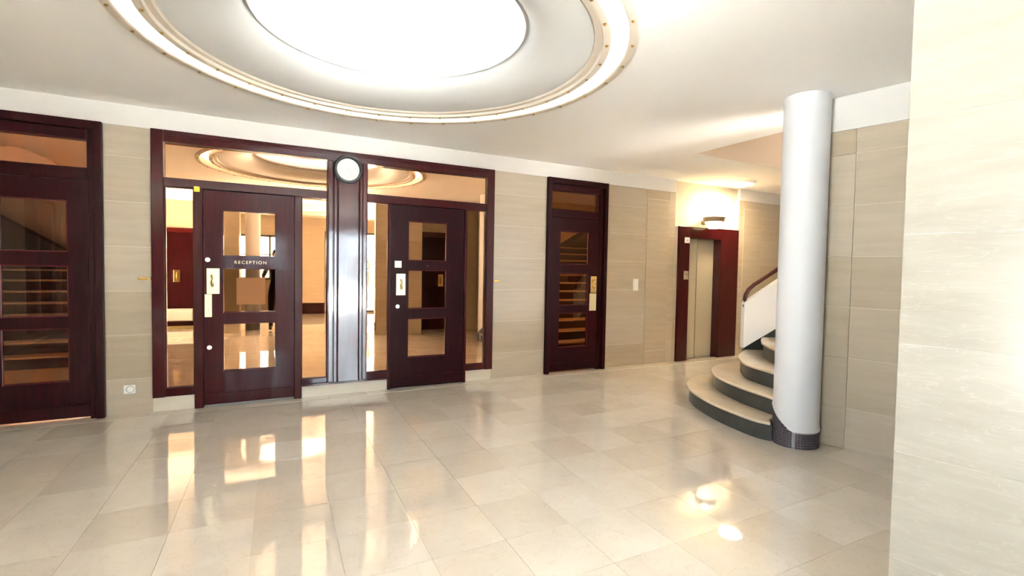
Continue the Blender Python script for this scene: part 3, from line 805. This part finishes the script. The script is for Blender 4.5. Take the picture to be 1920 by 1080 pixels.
# ---------------------------------------------------------------- doors and mat on the walls behind the camera (seen in the mirrors)
def back_door(nm, x0, x1, y, lab, hx, vent):
    t = thing(nm, ((x0+x1)/2, y, 0), lab, 'door', kind='structure')
    f = MB().box(x0, x0+.09, y-.05, y+.045, 0, 2.22).box(x1-.09, x1, y-.05, y+.045, 0, 2.22).box(x0+.09, x1-.09, y-.05, y+.045, 2.12, 2.22)
    obj('door_frame', f, 'wood', t, .005)
    lf = obj('door_leaf', MB().box(x0+.093, x1-.093, y-.04, y+.01, .01, 2.117), 'wood_dark', t, .003)
    obj('pull_plate', MB().box(hx-.06, hx+.06, y+.008, y+.018, 1.0, 1.27), 'brass', lf, .003)
    obj('pull_handle', MB().tube([(hx, y+.015, 1.22), (hx, y+.05, 1.2), (hx, y+.055, 1.13), (hx, y+.05, 1.06), (hx, y+.015, 1.04)], .011, 8), 'brass_dark', lf, smooth=True)
    if vent:
        v = obj('vent_grille', MB().box(x0+.17, x1-.25, y+.008, y+.02, .12, .40), 'greyp', lf, .002)
        for i in range(8): obj('louvre', MB().box(x0+.19, x1-.27, y+.018, y+.026, .145+i*.03, .160+i*.03), 'white', v)
    return t
back_door('door_5', -2.13, -1.17, -7.65, 'dark door with vent grille on the wall behind the camera, seen in the left mirrored side pane', -1.72, True)
back_door('door_6', 3.16, 4.12, -5.17, 'dark door behind the camera, seen in the right mirrored door panes', 3.68, False)
obj('doormat', MB().box(-2.1, -1.2, -7.55, -7.0, 0.0, .014), 'mat', label='olive door mat before the vented door behind the camera', cat='mat')

# ---------------------------------------------------------------- people (seen in the mirrors)
def body(joints, edges, radii, loc, rz, mats, classify):
    nm = list(joints); ix = {k: i for i, k in enumerate(nm)}
    me = bpy.data.meshes.new('body')
    me.from_pydata([joints[k] for k in nm], [(ix[a], ix[b]) for a, b in edges], [])
    o = bpy.data.objects.new('tmpbody', me); COL.objects.link(o)
    md = o.modifiers.new('skin', 'SKIN'); md.use_smooth_shade = True; md.branch_smoothing = .4
    for i, k in enumerate(nm):
        r = radii[k]; r = r if isinstance(r, tuple) else (r, r)
        me.skin_vertices[0].data[i].radius = r
        me.skin_vertices[0].data[i].use_root = (k == 'pelvis')
    ss = o.modifiers.new('sub', 'SUBSURF'); ss.levels = 2; ss.render_levels = 2
    bpy.context.view_layer.update()
    ev = bpy.data.meshes.new_from_object(o.evaluated_get(bpy.context.evaluated_depsgraph_get()))
    bpy.data.objects.remove(o)
    ev.materials.clear()
    for m in mats: ev.materials.append(MT[m])
    for p in ev.polygons:
        p.use_smooth = True; p.material_index = classify(p.center)
    return ev

def person(nm, lab, loc, rz, arms, mats, h=1.0, hair_long=False):
    J = dict(pelvis=(0, 0, .95), waist=(0, .0, 1.08), chest=(0, .0, 1.28), neck0=(0, -.01, 1.43), neck=(0, 0, 1.50), head0=(0, .012, 1.57), head=(0, .01, 1.645), crown=(0, -.005, 1.72),
             nose=(0, .105, 1.615))
    Rr = dict(pelvis=(.155, .115), waist=(.135, .10), chest=(.165, .115), neck0=(.085, .07), neck=.055, head0=(.062, .07), head=(.078, .092), crown=(.06, .075), nose=.014)
    Ed = [('pelvis', 'waist'), ('waist', 'chest'), ('chest', 'neck0'), ('neck0', 'neck'), ('neck', 'head0'), ('head0', 'head'), ('head', 'crown'), ('head0', 'nose')]
    for s, t in ((-1, 'l'), (1, 'r')):
        J.update({'hip'+t: (s*.095, 0, .90), 'knee'+t: (s*.11, .02, .49), 'ank'+t: (s*.115, -.02, .09), 'toe'+t: (s*.13, .15, .04), 'heel'+t: (s*.115, -.05, .045)})
        Rr.update({'hip'+t: .095, 'knee'+t: .065, 'ank'+t: .048, 'toe'+t: (.04, .035), 'heel'+t: .04})
        Ed += [('pelvis', 'hip'+t), ('hip'+t, 'knee'+t), ('knee'+t, 'ank'+t), ('ank'+t, 'toe'+t), ('ank'+t, 'heel'+t)]
        e, w = Vector(arms[t][0]), Vector(arms[t][1])
        d = (w-e).normalized(); palm = w+d*.05; kn = w+d*.09
        J.update({'sh'+t: (s*.175, 0, 1.385), 'el'+t: tuple(e), 'wr'+t: tuple(w), 'pa'+t: tuple(palm), 'kn'+t: tuple(kn)})
        Rr.update({'sh'+t: .06, 'el'+t: .044, 'wr'+t: .028, 'pa'+t: (.036, .018), 'kn'+t: (.036, .014)})
        Ed += [('chest', 'sh'+t), ('sh'+t, 'el'+t), ('el'+t, 'wr'+t), ('wr'+t, 'pa'+t), ('pa'+t, 'kn'+t)]
        side = d.cross(Vector((0, 0, 1))).normalized(); dn = d.cross(side).normalized()
        for i, (off, ln) in enumerate(((-.03, .065), (-.01, .078), (.01, .072), (.03, .055))):
            b0 = kn+side*off; b1 = b0+d*ln*.55; b2 = b1+(d*.5+dn*.8).normalized()*ln*.5
            J.update({'f%d0' % i+t: tuple(b0), 'f%d1' % i+t: tuple(b1), 'f%d2' % i+t: tuple(b2)})
            Rr.update({'f%d0' % i+t: .009, 'f%d1' % i+t: .009, 'f%d2' % i+t: .007})
            Ed += [('kn'+t, 'f%d0' % i+t), ('f%d0' % i+t, 'f%d1' % i+t), ('f%d1' % i+t, 'f%d2' % i+t)]
        t0 = w+d*.03+side*(.03*s); t1 = t0+(d+side*s*.9).normalized()*.04; t2 = t1+d*.03
        J.update({'t0'+t: tuple(t0), 't1'+t: tuple(t1), 't2'+t: tuple(t2)}); Rr.update({'t0'+t: .012, 't1'+t: .010, 't2'+t: .008})
        Ed += [('pa'+t, 't0'+t), ('t0'+t, 't1'+t), ('t1'+t, 't2'+t)]
    wr = [Vector(arms[t][1]) for t in 'lr']
    def cls(c):
        if min((c-w).length for w in wr) < .2 and min((c-Vector(arms[t][0])).length for t in 'lr') > .2 and min((c-w).length for w in wr) > 0 and \
           any((c-Vector(arms[t][0])).dot((Vector(arms[t][1])-Vector(arms[t][0])).normalized()) > (Vector(arms[t][1])-Vector(arms[t][0])).length-.01 for t in 'lr' if (c-Vector(arms[t][1])).length < .25): return 1
        if c.z > 1.485 and abs(c.x) < .13: return 1
        if c.z < .085: return 3
        if c.z < .96: return 2
        return 0
    ev = body(J, Ed, Rr, loc, rz, mats, cls)
    t = thing(nm, loc, lab, 'person')
    t.rotation_euler = (0, 0, rz); t.scale = (h, h, h)
    def child(n2, me):
        o = bpy.data.objects.new(n2, me); COL.objects.link(o); o.parent = t; WL[o.name] = Vector(loc); return o
    child('body', ev)
    def raw(n2, mb, mat):
        me = bpy.data.meshes.new(n2); me.from_pydata(mb.v, [], mb.f); me.materials.append(MT[mat])
        for p in me.polygons: p.use_smooth = True
        return child(n2, me)
    hb = MB().ball((0, -.022, 1.675), .105, 10, (.88, 1.0, 1.0))
    hb.v = [(x, min(y, .045) if z < 1.70 else y, max(z, 1.60 if y < -.01 else 1.69)) for x, y, z in hb.v]
    if hair_long: hb.tube([(0, -.06, 1.66), (0, -.085, 1.55), (0, -.075, 1.42)], [.08, .075, .04], 12)
    raw('hair', hb, 'hair')
    for s in (-1, 1):
        raw('eye', MB().ball((s*.031, .088, 1.638), .011, 6), 'white')
        raw('ear', MB().ball((s*.083, .0, 1.63), .026, 6, (.35, .7, 1.1)), 'skin')
    raw('mouth', MB().ball((0, .083, 1.572), .018, 6, (1, .35, .28)), 'amber')
    return t
person('person', 'person in black clothes holding up a camera, mirrored in the RECEPTION door', (.30, -6.30, 0), 0.0,
       {'l': ((-.27, .17, 1.16), (-.17, .34, 1.34)), 'r': ((.36, .10, 1.15), (.03, .31, 1.37))}, ('cloth', 'skin', 'denim', 'shoe'))
t = thing('photo_camera', (.25, -5.90, 1.36), 'small black photo camera held by the person in black', 'camera')
obj('camera_body', MB().box(.18, .32, -5.93, -5.86, 1.34, 1.44), 'black', t, .008)
obj('lens', MB().cyl((.25, -5.86, 1.385), .036, .06, 'y', 20), 'black', t)
obj('flash', MB().box(.225, .275, -5.905, -5.865, 1.441, 1.47), 'white', t, .004)
person('person', 'distant person in dark clothes outside the street window, mirrored beside the column', (3.05, -11.3, 0), PI/2,
       {'l': ((-.24, .05, 1.12), (-.16, .28, 1.10)), 'r': ((.24, -.02, 1.10), (.25, .08, .84))}, ('cloth2', 'skin', 'denim', 'shoe'), .93, True)
